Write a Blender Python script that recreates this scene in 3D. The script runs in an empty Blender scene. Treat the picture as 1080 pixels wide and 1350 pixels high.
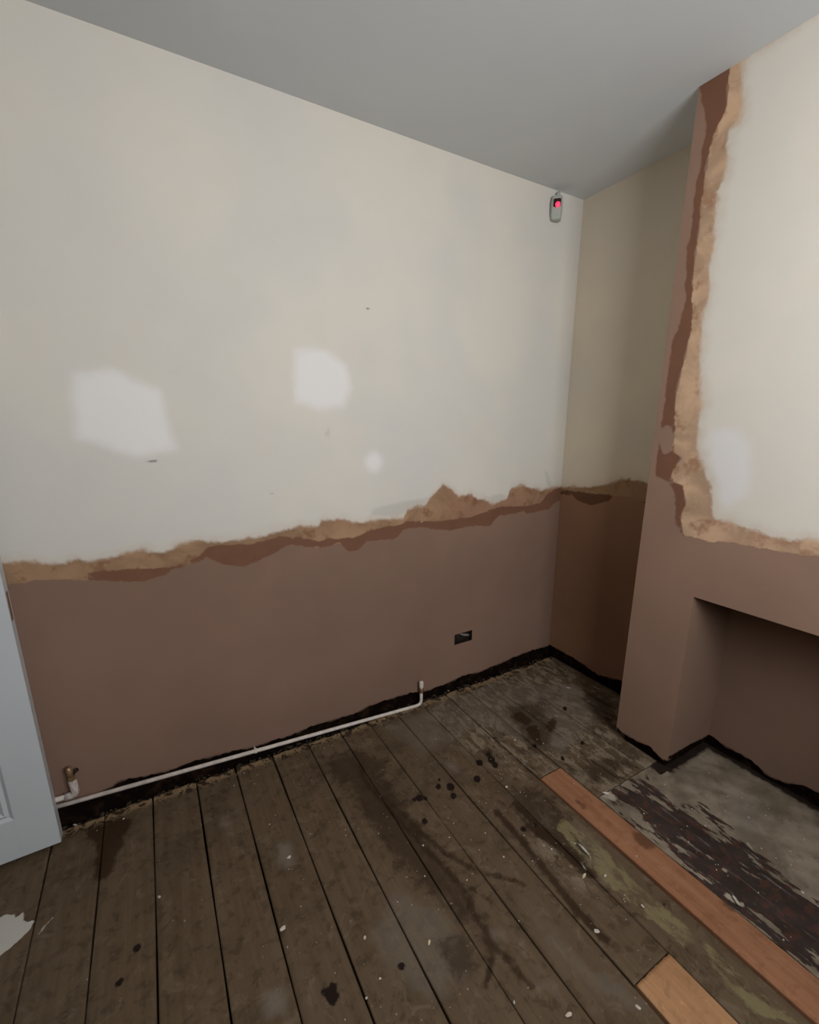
import bpy, bmesh, math, random
import numpy as np
random.seed(7); rng = np.random.default_rng(7)
C = bpy.context.scene.collection
scene = bpy.context.scene

# ------------------------------------------------------------------ camera
F_PX, PPY = 590.52, 27.12            # focal length and principal point offset for a 1080 x 1350 frame
YAW, PITCH, ROLL = 1.048280, 0.237356, -0.002127
CAM = np.array([-1.98982, -1.74411, 1.38805])
H = 2.45
fw = np.array([math.cos(YAW)*math.cos(PITCH), math.sin(YAW)*math.cos(PITCH), -math.sin(PITCH)])
_r = np.cross(fw, [0, 0, 1]); _r /= np.linalg.norm(_r); _u = np.cross(_r, fw)
RT = _r*math.cos(ROLL) + _u*math.sin(ROLL); UP = -_r*math.sin(ROLL) + _u*math.cos(ROLL)
cam = bpy.data.cameras.new('camera'); camo = bpy.data.objects.new('camera', cam); C.objects.link(camo)
from mathutils import Matrix, Vector
camo.matrix_world = Matrix(((RT[0], UP[0], -fw[0], CAM[0]), (RT[1], UP[1], -fw[1], CAM[1]), (RT[2], UP[2], -fw[2], CAM[2]), (0, 0, 0, 1)))
cam.sensor_fit = 'HORIZONTAL'; cam.sensor_width = 36; cam.lens = F_PX/1080*36; cam.shift_y = PPY/1080; cam.clip_start = .02
scene.camera = camo

# ------------------------------------------------------------------ light
W = bpy.data.worlds.new('world'); scene.world = W; W.use_nodes = True
W.node_tree.nodes['Background'].inputs[0].default_value = (.62, .72, .85, 1)
W.node_tree.nodes['Background'].inputs[1].default_value = 1.0
def area(name, loc, rot, sx, sy, power, col):
    l = bpy.data.lights.new(name, 'AREA'); l.shape = 'RECTANGLE'; l.size = sx; l.size_y = sy; l.energy = power; l.color = col
    o = bpy.data.objects.new(name, l); o.location = loc; o.rotation_euler = rot; C.objects.link(o); return o
WIN = (-1.85, -.75, 1.25, 2.30)      # window in the wall behind the camera: x0, x1, z0, z1
YF = -2.55
area('window_daylight', ((WIN[0]+WIN[1])/2, YF+.02, (WIN[2]+WIN[3])/2), (math.radians(90), 0, 0), WIN[1]-WIN[0]-.1, WIN[3]-WIN[2]-.1, 42, (.97, .985, 1.0))
scene.view_settings.view_transform = 'Standard'; scene.view_settings.look = 'None'; scene.view_settings.gamma = 1
scene.view_settings.use_curve_mapping = False; scene.view_settings.exposure = 0.0
scene.cycles.use_denoising = True; scene.cycles.max_bounces = 12; scene.cycles.diffuse_bounces = 8

# ------------------------------------------------------------------ helpers
def at(px, py, axis, val):           # the point of a real plane seen at a photograph position
    d = fw + RT*(px-540)/F_PX - UP*(py-675-PPY)/F_PX
    return CAM + (val-CAM[axis])/d[axis]*d
def lin(c):
    return tuple((v/255/12.92 if v/255 <= .04045 else ((v/255+.055)/1.055)**2.4) for v in c)
def tag(o, label=None, cat=None, group=None, kind=None):
    if label: o['label'] = label
    if cat: o['category'] = cat
    if group: o['group'] = group
    if kind: o['kind'] = kind
    return o
def empty(name, loc=(0, 0, 0)):
    o = bpy.data.objects.new(name, None); o.location = loc; o.empty_display_size = .1; C.objects.link(o); return o
def mobj(name, verts, faces, mat, parent=None, smooth=False, attrs=None):
    me = bpy.data.meshes.new(name); me.from_pydata([tuple(map(float, v)) for v in verts], [], [tuple(map(int, f)) for f in faces])
    if smooth: me.polygons.foreach_set('use_smooth', [True]*len(me.polygons))
    if mat: me.materials.append(mat)
    for k, a in (attrs or {}).items():
        at_ = me.attributes.new(k, 'FLOAT', 'POINT'); at_.data.foreach_set('value', np.asarray(a, dtype=np.float32))
    me.update(); o = bpy.data.objects.new(name, me); C.objects.link(o)
    if parent:
        o.parent = parent; o.location = -Vector(parent.location)
    return o
def bmobj(name, bm, mat, parent=None, smooth=False):
    me = bpy.data.meshes.new(name); bm.to_mesh(me); bm.free()
    if mat: me.materials.append(mat)
    if smooth: me.polygons.foreach_set('use_smooth', [True]*len(me.polygons))
    o = bpy.data.objects.new(name, me); C.objects.link(o)
    if parent: o.parent = parent; o.location = -Vector(parent.location)
    return o
def box_bm(bm, lo, hi, bev=0, M=None):
    r = bmesh.ops.create_cube(bm, size=1)
    vs = r['verts']
    for v in vs:
        v.co = Vector([lo[i] + (v.co[i]+.5)*(hi[i]-lo[i]) for i in range(3)])
    if bev:
        es = list({e for v in vs for e in v.link_edges})
        rr = bmesh.ops.bevel(bm, geom=es, offset=bev, segments=2, affect='EDGES'); vs = list({v for f in rr['faces'] for v in f.verts} | {v for v in vs if v.is_valid})
    if M is not None:
        for v in vs: v.co = M @ v.co
    return vs
def box(name, lo, hi, mat, parent=None, bev=0, M=None):
    bm = bmesh.new(); box_bm(bm, lo, hi, bev, M); return bmobj(name, bm, mat, parent)
def tube_bm(bm, pts, r, seg=12, cap=True):
    pts = [Vector(p) for p in pts]; rs = r if isinstance(r, (list, tuple)) else [r]*len(pts)
    rings = []; prev = None
    for i, p in enumerate(pts):
        t = (pts[min(i+1, len(pts)-1)] - pts[max(i-1, 0)]).normalized()
        if prev is None: prev = t.orthogonal().normalized()
        n = (prev - t*prev.dot(t)).normalized(); prev = n; b = t.cross(n)
        rings.append([bm.verts.new(p + (n*math.cos(a) + b*math.sin(a))*rs[i]) for a in [2*math.pi*k/seg for k in range(seg)]])
    for a, b in zip(rings, rings[1:]):
        for k in range(seg): bm.faces.new((a[k], a[(k+1) % seg], b[(k+1) % seg], b[k]))
    if cap: bm.faces.new(rings[0][::-1]); bm.faces.new(rings[-1])
def bend(p0, p1, p2, r, n=6):         # rounded corner at p1
    p0, p1, p2 = map(Vector, (p0, p1, p2)); a = p1 + (p0-p1).normalized()*r; b = p1 + (p2-p1).normalized()*r
    return [(a*(1-t)**2 + p1*2*t*(1-t) + b*t*t) for t in [k/n for k in range(n+1)]]
def sdf(P, poly):                     # signed distance, positive inside
    P = np.asarray(P, float); Q = np.asarray(poly, float); d = np.full(len(P), 1e9); ins = np.zeros(len(P), bool)
    for a, b in zip(Q, np.roll(Q, -1, 0)):
        e = b-a; w = P-a; t = np.clip((w@e)/max(e@e, 1e-12), 0, 1); d = np.minimum(d, np.hypot(*(w-t[:, None]*e).T))
        c = ((a[1] <= P[:, 1]) != (b[1] <= P[:, 1]))
        with np.errstate(divide='ignore', invalid='ignore'):
            xi = a[0] + (P[:, 1]-a[1])/(b[1]-a[1])*(b[0]-a[0])
        ins ^= c & (P[:, 0] < xi)
    return np.where(ins, d, -d)
def seg_sdf(P, pts, r):               # stroke of half width r
    P = np.asarray(P, float); d = np.full(len(P), 1e9)
    for a, b in zip(pts, pts[1:]):
        a = np.array(a); b = np.array(b); e = b-a; w = P-a; t = np.clip((w@e)/max(e@e, 1e-12), 0, 1)
        d = np.minimum(d, np.hypot(*(w-t[:, None]*e).T))
    return r-d

# ------------------------------------------------------------------ materials
class NT:
    def __init__(s, name, rough=.8):
        s.m = bpy.data.materials.new(name); s.m.use_nodes = True; s.t = s.m.node_tree; s.b = s.t.nodes['Principled BSDF']
        s.b.inputs['Roughness'].default_value = rough; s.b.inputs['Specular IOR Level'].default_value = .25
        s.pos = s.n('ShaderNodeNewGeometry').outputs['Position']
    def n(s, t, **k):
        x = s.t.nodes.new(t)
        for a, v in k.items(): setattr(x, a, v)
        return x
    def put(s, sock, v):
        if isinstance(v, bpy.types.NodeSocket): s.t.links.new(v, sock)
        elif isinstance(v, (tuple, list)) and len(v) == 3 and sock.type == 'RGBA': sock.default_value = (*v, 1)
        else: sock.default_value = v
    def math(s, op, a, b=0.0, c=0.0):
        x = s.n('ShaderNodeMath', operation=op); s.put(x.inputs[0], a); s.put(x.inputs[1], b)
        s.put(x.inputs[2], c); return x.outputs[0]
    def noise(s, scale, detail=3, rough=.55, stretch=None, off=(0, 0, 0), dist=0):
        mp = s.n('ShaderNodeMapping'); s.put(mp.inputs[0], s.pos); mp.inputs['Scale'].default_value = stretch or (1, 1, 1); mp.inputs['Location'].default_value = off
        x = s.n('ShaderNodeTexNoise'); s.put(x.inputs['Vector'], mp.outputs[0]); x.inputs['Scale'].default_value = scale
        x.inputs['Detail'].default_value = detail; x.inputs['Roughness'].default_value = rough; x.inputs['Distortion'].default_value = dist
        return x.outputs['Fac']
    def attr(s, name): return s.n('ShaderNodeAttribute', attribute_name=name).outputs['Fac']
    def step(s, v, lo, hi):
        x = s.n('ShaderNodeMapRange', interpolation_type='SMOOTHSTEP'); s.put(x.inputs['Value'], v)
        s.put(x.inputs['From Min'], lo); s.put(x.inputs['From Max'], hi); return x.outputs[0]
    def mix(s, f, a, b, mode='MIX'):
        x = s.n('ShaderNodeMix', data_type='RGBA', blend_type=mode); s.put(x.inputs[0], f); s.put(x.inputs[6], a); s.put(x.inputs[7], b); return x.outputs[2]
    def bump(s, h, strength=.3, dist=.002):
        x = s.n('ShaderNodeBump'); x.inputs['Strength'].default_value = strength; x.inputs['Distance'].default_value = dist
        s.put(x.inputs['Height'], h); s.put(s.b.inputs['Normal'], x.outputs[0])
    def base(s, c): s.put(s.b.inputs['Base Color'], c); return s.m
def plain(name, col, rough=.6, metal=0, emit=None, nz=.06, scale=40):
    k = NT(name, rough); f = k.noise(scale)
    k.base(k.mix(k.step(f, .3, .7), tuple(v*(1-nz) for v in col), tuple(min(1, v*(1+nz)) for v in col)))
    k.b.inputs['Metallic'].default_value = metal
    if emit: k.b.inputs['Emission Color'].default_value = (*emit[0], 1); k.b.inputs['Emission Strength'].default_value = emit[1]
    return k.m

PAINT = (.595, .565, .51); PATCH = (.73, .705, .685); PLASTER = (.215, .132, .095); TAN = (.29, .175, .10); DARK = (.150, .070, .040)
def wall_material(name, paint=PAINT, plaster=PLASTER, tan=TAN, dark=DARK):
    k = NT(name, .82)
    n1 = k.noise(14, 5, .6); n2 = k.noise(55, 4, .6, off=(3, 1, 7)); big = k.noise(1.6, 3, .5, off=(5, 2, 1)); mid = k.noise(7, 4, .55, off=(1, 9, 4), dist=.6)
    wob = k.math('ADD', k.math('MULTIPLY_ADD', n1, .044, -.022), k.math('MULTIPLY_ADD', n2, .016, -.008))
    fine = k.noise(260, 2, .5)
    # painted area: cream with cloudy variation, trowelled white filler patches, scuffs
    c = k.mix(k.step(big, .38, .62), (paint[0]*.96, paint[1]*.97, paint[2]*.985), (paint[0]*1.04, paint[1]*1.025, paint[2]*1.0))
    c = k.mix(k.math('MULTIPLY', k.step(mid, .45, .75), .35), c, (paint[0]*1.01, paint[1]*.96, paint[2]*.94))
    c = k.mix(k.math('MULTIPLY', k.step(k.math('MULTIPLY_ADD', n1, .03, k.attr('patch')), .0, .050), .85), c, PATCH)
    c = k.mix(k.math('MULTIPLY', k.step(k.math('MULTIPLY_ADD', n2, .012, k.attr('smear')), .0, .02), .55), c, (.42, .40, .36))
    c = k.mix(k.math('MULTIPLY', k.step(k.math('MULTIPLY_ADD', n2, .004, k.attr('scuff')), .0, .004), .75), c, (.18, .165, .15))
    # pale pink wash just above the stain edge
    top = k.math('ADD', k.attr('top'), wob)
    wash = k.math('MULTIPLY', k.step(k.math('MULTIPLY_ADD', n1, .07, k.attr('top')), .085, .02), k.math('MULTIPLY_ADD', mid, .9, .15))
    c = k.mix(wash, c, k.mix(n1, (.48, .33, .23), (.60, .52, .42)))
    # tan stain
    t = k.mix(k.step(mid, .35, .65), tuple(v*.80 for v in tan), tuple(v*1.22 for v in tan))
    t = k.mix(k.math('MULTIPLY', k.step(big, .45, .6), .6), t, (tan[0]*.95, tan[1]*.80, tan[2]*.88))
    t = k.mix(k.step(n1, .52, .66), t, (tan[0]*.72, tan[1]*.60, tan[2]*.55))
    t = k.mix(k.math('MULTIPLY', k.step(n2, .55, .75), .5), t, (tan[0]*1.3, tan[1]*1.35, tan[2]*1.4))
    # bare plaster
    p = k.mix(k.step(big, .3, .7), tuple(v*.90 for v in plaster), tuple(v*1.08 for v in plaster))
    p = k.mix(k.math('MULTIPLY', k.step(mid, .4, .7), .3), p, (plaster[0]*1.10, plaster[1]*1.00, plaster[2]*.97))
    low = k.math('ADD', k.attr('low'), k.math('MULTIPLY', wob, .75))
    out = k.mix(k.step(low, -.002, .003), p, t)
    dk = k.math('ADD', k.attr('dark'), k.math('MULTIPLY', wob, .75))
    d = k.mix(n1, tuple(v*.85 for v in dark), tuple(v*1.25 for v in dark))
    out = k.mix(k.step(dk, -.003, .004), out, d)
    out = k.mix(k.step(top, -.006, k.math('MULTIPLY_ADD', mid, .05, -.010)), out, c)
    # darker at the very bottom edge and inside raw edges
    out = k.mix(k.step(k.math('MULTIPLY_ADD', n2, .016, k.attr('edge')), .016, .004), out, (.035, .02, .013))
    k.bump(k.math('ADD', k.math('MULTIPLY', mid, .8), k.math('MULTIPLY_ADD', fine, .12, k.math('MULTIPLY', k.step(top, -.004, .004), .25))), .25, .004)
    return k.base(out)
M_wall = wall_material('painted_and_bare_plaster')
M_breast = wall_material('chimney_breast_plaster', paint=(.70, .65, .57), plaster=(.29, .182, .130), tan=(.50, .33, .21), dark=(.17, .078, .046))  # paint lightened to stand in for stronger light on the breast front
M_alcove = wall_material('yellow_alcove_plaster', paint=(.63, .55, .44), plaster=(.245, .132, .078), tan=(.31, .20, .10), dark=(.11, .05, .026))  # own mix, yellower and more orange than the other walls
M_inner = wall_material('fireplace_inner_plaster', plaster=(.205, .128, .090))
k = NT('ceiling_paint', .85); f = k.noise(1.3, 3); g = k.noise(180, 2)
k.bump(g, .12, .001); M_ceil = k.base(k.mix(k.step(f, .3, .7), (.57, .585, .59), (.62, .635, .635)))
k = NT('dirty_old_masonry', .9); f = k.noise(25, 5); g = k.noise(9, 3)
k.bump(f, .8, .01); k.b.inputs['Specular IOR Level'].default_value = 0; M_mason = k.base(k.mix(k.step(f, .45, .75), (.007, .0045, .0035), k.mix(g, (.018, .0095, .005), (.034, .019, .011))))
M_void = plain('subfloor_dirt', (.008, .005, .004), .95, nz=.4)

def wood_material(name, base, dark, light, new=False):
    k = NT(name, .55); k.b.inputs['Specular IOR Level'].default_value = .12
    oi = k.n('ShaderNodeObjectInfo').outputs['Random']
    grain = k.noise(60, 5, .65, stretch=(1, .045, 1), dist=.5); st = k.noise(18, 4, .6, stretch=(1, .12, 1), off=(4, 1, 0))
    mid = k.noise(5.5, 5, .62, off=(2, 8, 0), dist=.4); n2 = k.noise(70, 4, .6); n3 = k.noise(28, 5, .65, off=(9, 3, 0), dist=.5)
    c = k.mix(k.step(grain, .3, .7), dark, base)
    c = k.mix(k.math('MULTIPLY', k.step(st, .45, .75), .5), c, light)
    c = k.mix(k.math('MULTIPLY', k.step(mid, .48, .72), .55 if not new else .25), c, tuple(v*.50 for v in dark))
    if not new:
        c = k.mix(k.math('MULTIPLY', k.step(n3, .50, .64), .45), c, (.036, .022, .013))
        c = k.mix(k.math('MULTIPLY', k.step(k.noise(16, 6, .7, off=(1, 5, 0), dist=.8), .54, .68), .5), c, (.19, .145, .098))
        wk = k.step(k.attr('worn'), -.08, .06)
        c = k.mix(k.math('MULTIPLY', wk, k.math('MULTIPLY', k.step(k.noise(22, 6, .72, stretch=(1, .5, 1), off=(6, 2, 0), dist=.6), .46, .58), .8)), c, (.26, .205, .145))
        c = k.mix(k.math('MULTIPLY', wk, k.math('MULTIPLY', k.step(k.noise(26, 6, .72, stretch=(1, .4, 1), off=(2, 6, 0), dist=.8), .54, .62), .75)), c, (.022, .015, .009))
    c = k.mix(k.math('MULTIPLY', oi, .22), c, tuple(v*.75 for v in base))
    if not new:
        w = k.math('MULTIPLY_ADD', n3, .030, -.015)
        c = k.mix(k.math('MULTIPLY', k.step(k.math('ADD', k.attr('dust'), k.math('MULTIPLY_ADD', n3, .12, -.06)), .0, .05), .42), c, (.17, .14, .11))
        c = k.mix(k.math('MULTIPLY', k.step(k.math('ADD', k.attr('grime'), k.math('MULTIPLY_ADD', n3, .12, -.06)), -.01, .05), .72), c, (.036, .021, .012))
        c = k.mix(k.math('MULTIPLY', k.step(k.math('ADD', k.attr('streak'), w), -.006, .010), .85), c, (.030, .016, .008))
        c = k.mix(k.math('MULTIPLY', k.step(k.math('ADD', k.attr('green'), k.math('MULTIPLY', w, 2.2)), -.004, .008), k.math('MULTIPLY', k.step(k.noise(24, 5, .7, stretch=(1, .45, 1), off=(8, 1, 0)), .38, .56), .85)), c, (.20, .165, .085))
        # broken pale ends beside the wall
        e = k.math('ADD', k.attr('end'), k.math('MULTIPLY_ADD', n3, .14, -.07))
        c = k.mix(k.math('MULTIPLY', k.step(e, .06, .02), .8), c, k.mix(k.step(n3, .44, .52), (.030, .019, .011), (.32, .215, .12)))
        c = k.mix(k.step(k.math('ADD', k.attr('spot'), k.math('MULTIPLY_ADD', n2, .010, -.005)), -.002, .003), c, (.014, .008, .006))
        c = k.mix(k.math('MULTIPLY', k.step(k.math('ADD', k.attr('haze'), k.math('MULTIPLY_ADD', n3, .05, -.025)), -.005, .03), .55), c, (.20, .165, .135))
        # scattered small paint flecks
        vo = k.n('ShaderNodeTexVoronoi'); k.put(vo.inputs['Vector'], k.pos); vo.inputs['Scale'].default_value = 42
        fl = k.math('MULTIPLY', k.step(vo.outputs['Distance'], .12, .07), k.math('MAXIMUM', k.step(k.noise(6, 3, .6, off=(7, 7, 0)), .52, .62), wk))
        c = k.mix(k.math('MULTIPLY', fl, .6), c, (.33, .30, .25))
        ps = k.noise(45, 4, .6, stretch=(1, .3, 1))
        c = k.mix(k.step(k.math('ADD', k.attr('white'), k.math('MULTIPLY_ADD', ps, .016, -.008)), -.001, .002), c, (.50, .48, .43))
    else:
        kn = k.n('ShaderNodeTexVoronoi'); mp = k.n('ShaderNodeMapping'); mp.inputs['Scale'].default_value = (1, .6, 1); k.put(mp.inputs[0], k.pos); k.put(kn.inputs['Vector'], mp.outputs[0]); kn.inputs['Scale'].default_value = 7
        c = k.mix(k.math('MULTIPLY', k.step(kn.outputs['Distance'], .11, .05), .8), c, (.055, .022, .012))
        c = k.mix(k.math('MULTIPLY', k.step(n3, .50, .66), .45), c, tuple(v*.55 for v in base))
        c = k.mix(k.math('MULTIPLY', k.step(k.math('MULTIPLY_ADD', n3, .03, k.attr('scar')), .010, .026), .7), c, (.07, .030, .016))
        c = k.mix(k.math('MULTIPLY', k.step(k.noise(40, 5, .7, off=(5, 5, 0)), .60, .70), .35), c, tuple(v*1.5 for v in base))
    k.bump(k.math('ADD', k.math('MULTIPLY', grain, .5), k.math('MULTIPLY', n3, .5)), .35, .002)
    rg = k.math('MULTIPLY_ADD', mid, .5, .35); k.put(k.b.inputs['Roughness'], rg)
    return k.base(c)
M_board = wood_material('old_grey_floorboard', (.125, .086, .052), (.095, .063, .037), (.148, .106, .068))
M_new = wood_material('bare_orange_pine', (.33, .155, .082), (.265, .118, .060), (.39, .205, .12), True)
M_new2 = wood_material('fresh_orange_pine', (.43, .235, .118), (.36, .18, .085), (.50, .30, .165), True)
# hearth
k = NT('worn_concrete_hearth', .6)
fa = k.noise(7, 5, .6, off=(1, 4, 0)); st = k.noise(34, 5, .6, stretch=(1, .22, 1), dist=.3); n3 = k.noise(30, 5, .65); st2 = k.noise(60, 4, .6, stretch=(1, .12, 1), off=(3, 3, 0))
c = k.mix(k.step(fa, .35, .65), (.155, .122, .086), (.28, .225, .165))
c = k.mix(k.math('MULTIPLY', k.step(n3, .5, .7), .4), c, (.085, .068, .050))
c = k.mix(k.math('MULTIPLY', k.step(k.attr('haze'), -.02, .05), .35), c, (.26, .23, .19))
bitm = k.math('ADD', k.attr('bitumen'), k.math('ADD', k.math('MULTIPLY_ADD', st, .50, -.245), k.math('MULTIPLY_ADD', n3, .10, -.05)))
c = k.mix(k.math('MULTIPLY', k.step(bitm, -.008, .010), .92), c, k.mix(k.step(n3, .5, .6), (.020, .012, .011), (.055, .020, .015)))
c = k.mix(k.math('MULTIPLY', k.math('MULTIPLY', k.step(st2, .60, .68), k.step(k.attr('bitumen'), -.05, .02)), .55), c, (.20, .17, .15))
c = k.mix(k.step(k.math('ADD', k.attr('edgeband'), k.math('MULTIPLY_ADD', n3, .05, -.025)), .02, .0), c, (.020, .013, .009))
c = k.mix(k.math('MULTIPLY', k.step(k.math('ADD', k.attr('white'), k.math('MULTIPLY_ADD', n3, .03, -.015)), -.002, .004), .8), c, (.42, .37, .29))
k.bump(k.math('ADD', k.math('MULTIPLY', n3, .5), k.math('MULTIPLY', k.step(bitm, -.02, .02), -.6)), .6, .004); M_hearth = k.base(c)
M_door = plain('white_door_gloss', (.50, .525, .54), .35, nz=.02, scale=5)
M_pipe = plain('white_painted_pipe', (.62, .55, .49), .4, nz=.12)
M_brass = plain('aged_brass', (.30, .20, .11), .45, .7, nz=.25)
M_dull = plain('grubby_valve_paint', (.42, .36, .33), .5, nz=.3, scale=120)
M_box = plain('galvanised_back_box', (.022, .014, .012), .6, .2, nz=.4)
M_cable = plain('grey_cable', (.16, .145, .13), .6)
M_black = plain('black_iron', (.012, .010, .009), .6)
M_pir = plain('alarm_sensor_plastic', (.36, .37, .33), .45, nz=.03)
M_lens = plain('dark_sensor_lens', (.03, .012, .014), .25)
M_led = plain('red_led', (.5, .02, .05), .3, emit=((1, .04, .10), 1.6))
M_crumb = plain('plaster_crumb', (.50, .44, .37), .9, nz=.15)
M_crumby = plain('yellow_sliver', (.55, .48, .32), .8, nz=.15)
M_crumbd = plain('grey_rubble', (.045, .032, .022), .9, nz=.3)
M_frame = plain('white_window_paint', (.7, .7, .7), .4)
kg = NT('window_glass', 0.0); kg.b.inputs['Transmission Weight'].default_value = 1; kg.b.inputs['IOR'].default_value = 1.45; M_glass = kg.base((1, 1, 1))

# ------------------------------------------------------------------ traced outlines (photograph positions put on the real planes)
def onA(pts): return np.array([at(x, y, 1, 0)[[0, 2]] for x, y in pts])
def onR(pts): return np.array([at(x, y, 0, 0)[[1, 2]] for x, y in pts])
D_, W_, PW, OH = .2987, .691, .2277, .7633
XB = -D_; YB = -W_; YO = -W_-PW; XI = .006
def onB(pts): return np.array([at(x, y, 0, XB)[[1, 2]] for x, y in pts])
def onF(pts): return np.array([at(x, y, 2, 0)[[0, 1]] for x, y in pts])

A_top = onA([(0,748),(30,743),(60,745),(115,741),(145,736),(181,728),(222,728),(256,713),(276,717),(333,711),(370,700),(396,694),(421,695),(424,687),(439,686),(480,691),(506,686),(532,686),(537,673),(561,667),(572,652),(584,639),(594,646),(604,656),(617,652),(639,660),(647,667),(669,658),(673,645),(691,641),(713,647),(720,645),(736,643)])
A_dk = onA([(0,790),(95,775),(115,757),(148,752),(193,750),(230,746),(259,737),(274,720),(293,718),(330,717),(370,707),(393,708),(417,713),(465,708),(502,695),(528,691),(539,687),(573,687),(617,682),(643,674),(661,667),(695,667),(713,663),(721,652),(736,643)])
A_low = onA([(0,772),(55,765),(115,765),(148,767),(185,767),(218,759),(230,750),(256,742),(274,735),(296,746),(326,746),(344,739),(363,730),(381,718),(405,722),(421,722),(448,716),(460,728),(471,726),(484,713),(521,711),(532,698),(554,695),(575,698),(598,700),(617,693),(647,693),(658,680),(675,678),(691,674),(695,678),(724,671),(730,665),(736,660)])
A_bot = onA([(60,1066),(90,1061),(123,1050),(146,1039),(157,1031),(194,1024),(232,1014),(246,1008),(268,1001),(286,997),(299,993),(330,987),(380,971),(417,956),(469,941),(484,932),(528,917),(547,913),(565,910),(587,902),(610,891),(632,886),(661,874),(691,861),(721,852)])
R_top = onR([(735,642),(761,644),(776,642),(802,640),(815,634),(828,631),(841,636),(854,638),(880,640)])[::-1]
R_dk = onR([(735,644),(759,648),(774,650),(804,653),(818,652),(835,655),(852,662),(880,664)])[::-1]
R_low = onR([(735,652),(755,653),(761,660),(778,667),(787,664),(804,660),(807,654),(830,655),(840,660),(852,664),(880,666)])[::-1]
R_bot = onR([(724,851),(736,856),(754,867),(771,877),(787,890),(800,893),(817,897)])[::-1]
def fn(tab, u): return np.interp(u, tab[:, 0], tab[:, 1])
def mono(t): return t[np.argsort(t[:, 0])]
A_top, A_dk, A_low, A_bot, R_top, R_dk, R_low, R_bot = map(mono, (A_top, A_dk, A_low, A_bot, R_top, R_dk, R_low, R_bot))
A_patch = [onA([(92,488),(150,484),(178,499),(214,512),(226,560),(236,595),(210,600),(185,605),(150,598),(128,588),(96,580)]),
           onA([(386,460),(410,457),(432,459),(458,480),(466,510),(455,538),(420,544),(388,532),(383,500)]),
           onA([(493+11*math.cos(a), 609+12*math.sin(a)) for a in [k*.7 for k in range(9)]])]
A_scuff = [(onA([(182,613),(205,608)]), .006), (onA([(280,690),(286,687)]), .004), (onA([(356,651),(364,648)]), .003), (onA([(483,407),(487,406)]), .004)]
A_smear = [onA([(487,680),(490,670),(530,660),(567,655),(560,668),(520,682)]), onA([(717,617),(722,620),(731,645),(722,645),(720,632)]), onA([(640,655),(660,650),(672,655),(650,668)]), onA([(425,575),(434,560),(436,580)])]

def gridlines(lo, hi, step, extra=()):
    n = max(2, int(round((hi-lo)/step))+1); g = list(np.linspace(lo, hi, n))
    for e in extra:
        if lo < e < hi:
            j = int(np.argmin([abs(v-e) for v in g]))
            if abs(g[j]-e) < step*.5 and 0 < j < len(g)-1 and not any(abs(g[j]-x) < 1e-9 for x in extra): g[j] = e
            else: g.append(e)
    return np.array(sorted(set(g)))
def panel(name, U, V, pos, mat, attrfn, skip=None, bot=None, lip=None, parent=None, flip=False):
    """grid of quads over U x V; pos(u, v) -> xyz; bot(u) moves the lowest row; lip = vector for the raw edge thickness"""
    uu, vv = np.meshgrid(U, V, indexing='ij'); nu, nv = len(U), len(V)
    if bot is not None:
        b = bot(U); sc = np.linspace(0, 1, nv)
        k0 = int(np.searchsorted(V, b.max()+.03)); 
        for i in range(nu):
            vv[i, :k0+1] = b[i] + (V[:k0+1]-V[0])/(V[k0]-V[0])*(V[k0]-b[i])
    P = np.stack(pos(uu.ravel(), vv.ravel()), 1); idx = np.arange(nu*nv).reshape(nu, nv); faces = []
    for i in range(nu-1):
        for j in range(nv-1):
            if skip and skip((U[i]+U[i+1])/2, (V[j]+V[j+1])/2): continue
            f = (idx[i, j], idx[i+1, j], idx[i+1, j+1], idx[i, j+1]); faces.append(f[::-1] if flip else f)
    at_ = attrfn(uu.ravel(), vv.ravel(), P)
    verts = P
    if lip is not None:
        base = len(P); L = P[idx[:, 0]] + np.array(lip); verts = np.vstack([P, L])
        for i in range(nu-1):
            if skip and skip((U[i]+U[i+1])/2, (V[0]+V[1])/2): continue
            f = (idx[i+1, 0], idx[i, 0], base+i, base+i+1); faces.append(f[::-1] if flip else f)
        at_ = {k_: np.concatenate([a, a[idx[:, 0]]]) for k_, a in at_.items()}
    return mobj(name, verts, faces, mat, parent, attrs=at_)
FAR = -1.0
# ---- wall A (back left) ----
XL = -3.30
SK = (at(599,836,1,0), at(622,848,1,0)); SX0, SX1, SZ0, SZ1 = -.717, -.602, .262, .319
rag = np.cumsum(rng.normal(0, .0035, 400)); 
def ragf(u, amp=.006, s=0): 
    return amp*(np.sin(u*37+s)+np.sin(u*83+1.3+s)*.7+np.sin(u*171+.4+s)*.6+np.sin(u*331+s)*.4)
def bandA(U_, V_, P_):
    u, z = U_, V_; Q = np.stack([u, z], 1); n = len(u)
    patch = np.full(n, FAR); 
    for k_, p in enumerate(A_patch): patch = np.maximum(patch, sdf(Q, p)+(.012 if k_ == 2 else 0))
    sc = np.full(n, FAR)
    for p, r in A_scuff: sc = np.maximum(sc, seg_sdf(Q, p, r))
    sm = np.full(n, FAR)
    for p in A_smear: sm = np.maximum(sm, sdf(Q, p))
    dark = np.minimum(fn(A_dk, u)-z, z-fn(A_low, u)); dark = np.where(u < A_dk[2, 0], -.02, dark)
    e = np.minimum(z-(fn(A_bot, u)), .2)
    hole = np.maximum(np.maximum(SX0-u, u-SX1), np.maximum(SZ0-z, z-SZ1)); e = np.minimum(e, hole*1.6+.004)
    return dict(top=z-fn(A_top, u), low=z-fn(A_low, u), dark=dark, patch=patch, scuff=sc, smear=sm, edge=e)
wallA = empty('wall_back'); tag(wallA, 'white and bare brown plaster wall to the left of the corner', kind='structure')
U = gridlines(XL, 0, .012, (SX0, SX1)); V = gridlines(.05, H, .02, (SZ0, SZ1))
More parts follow.
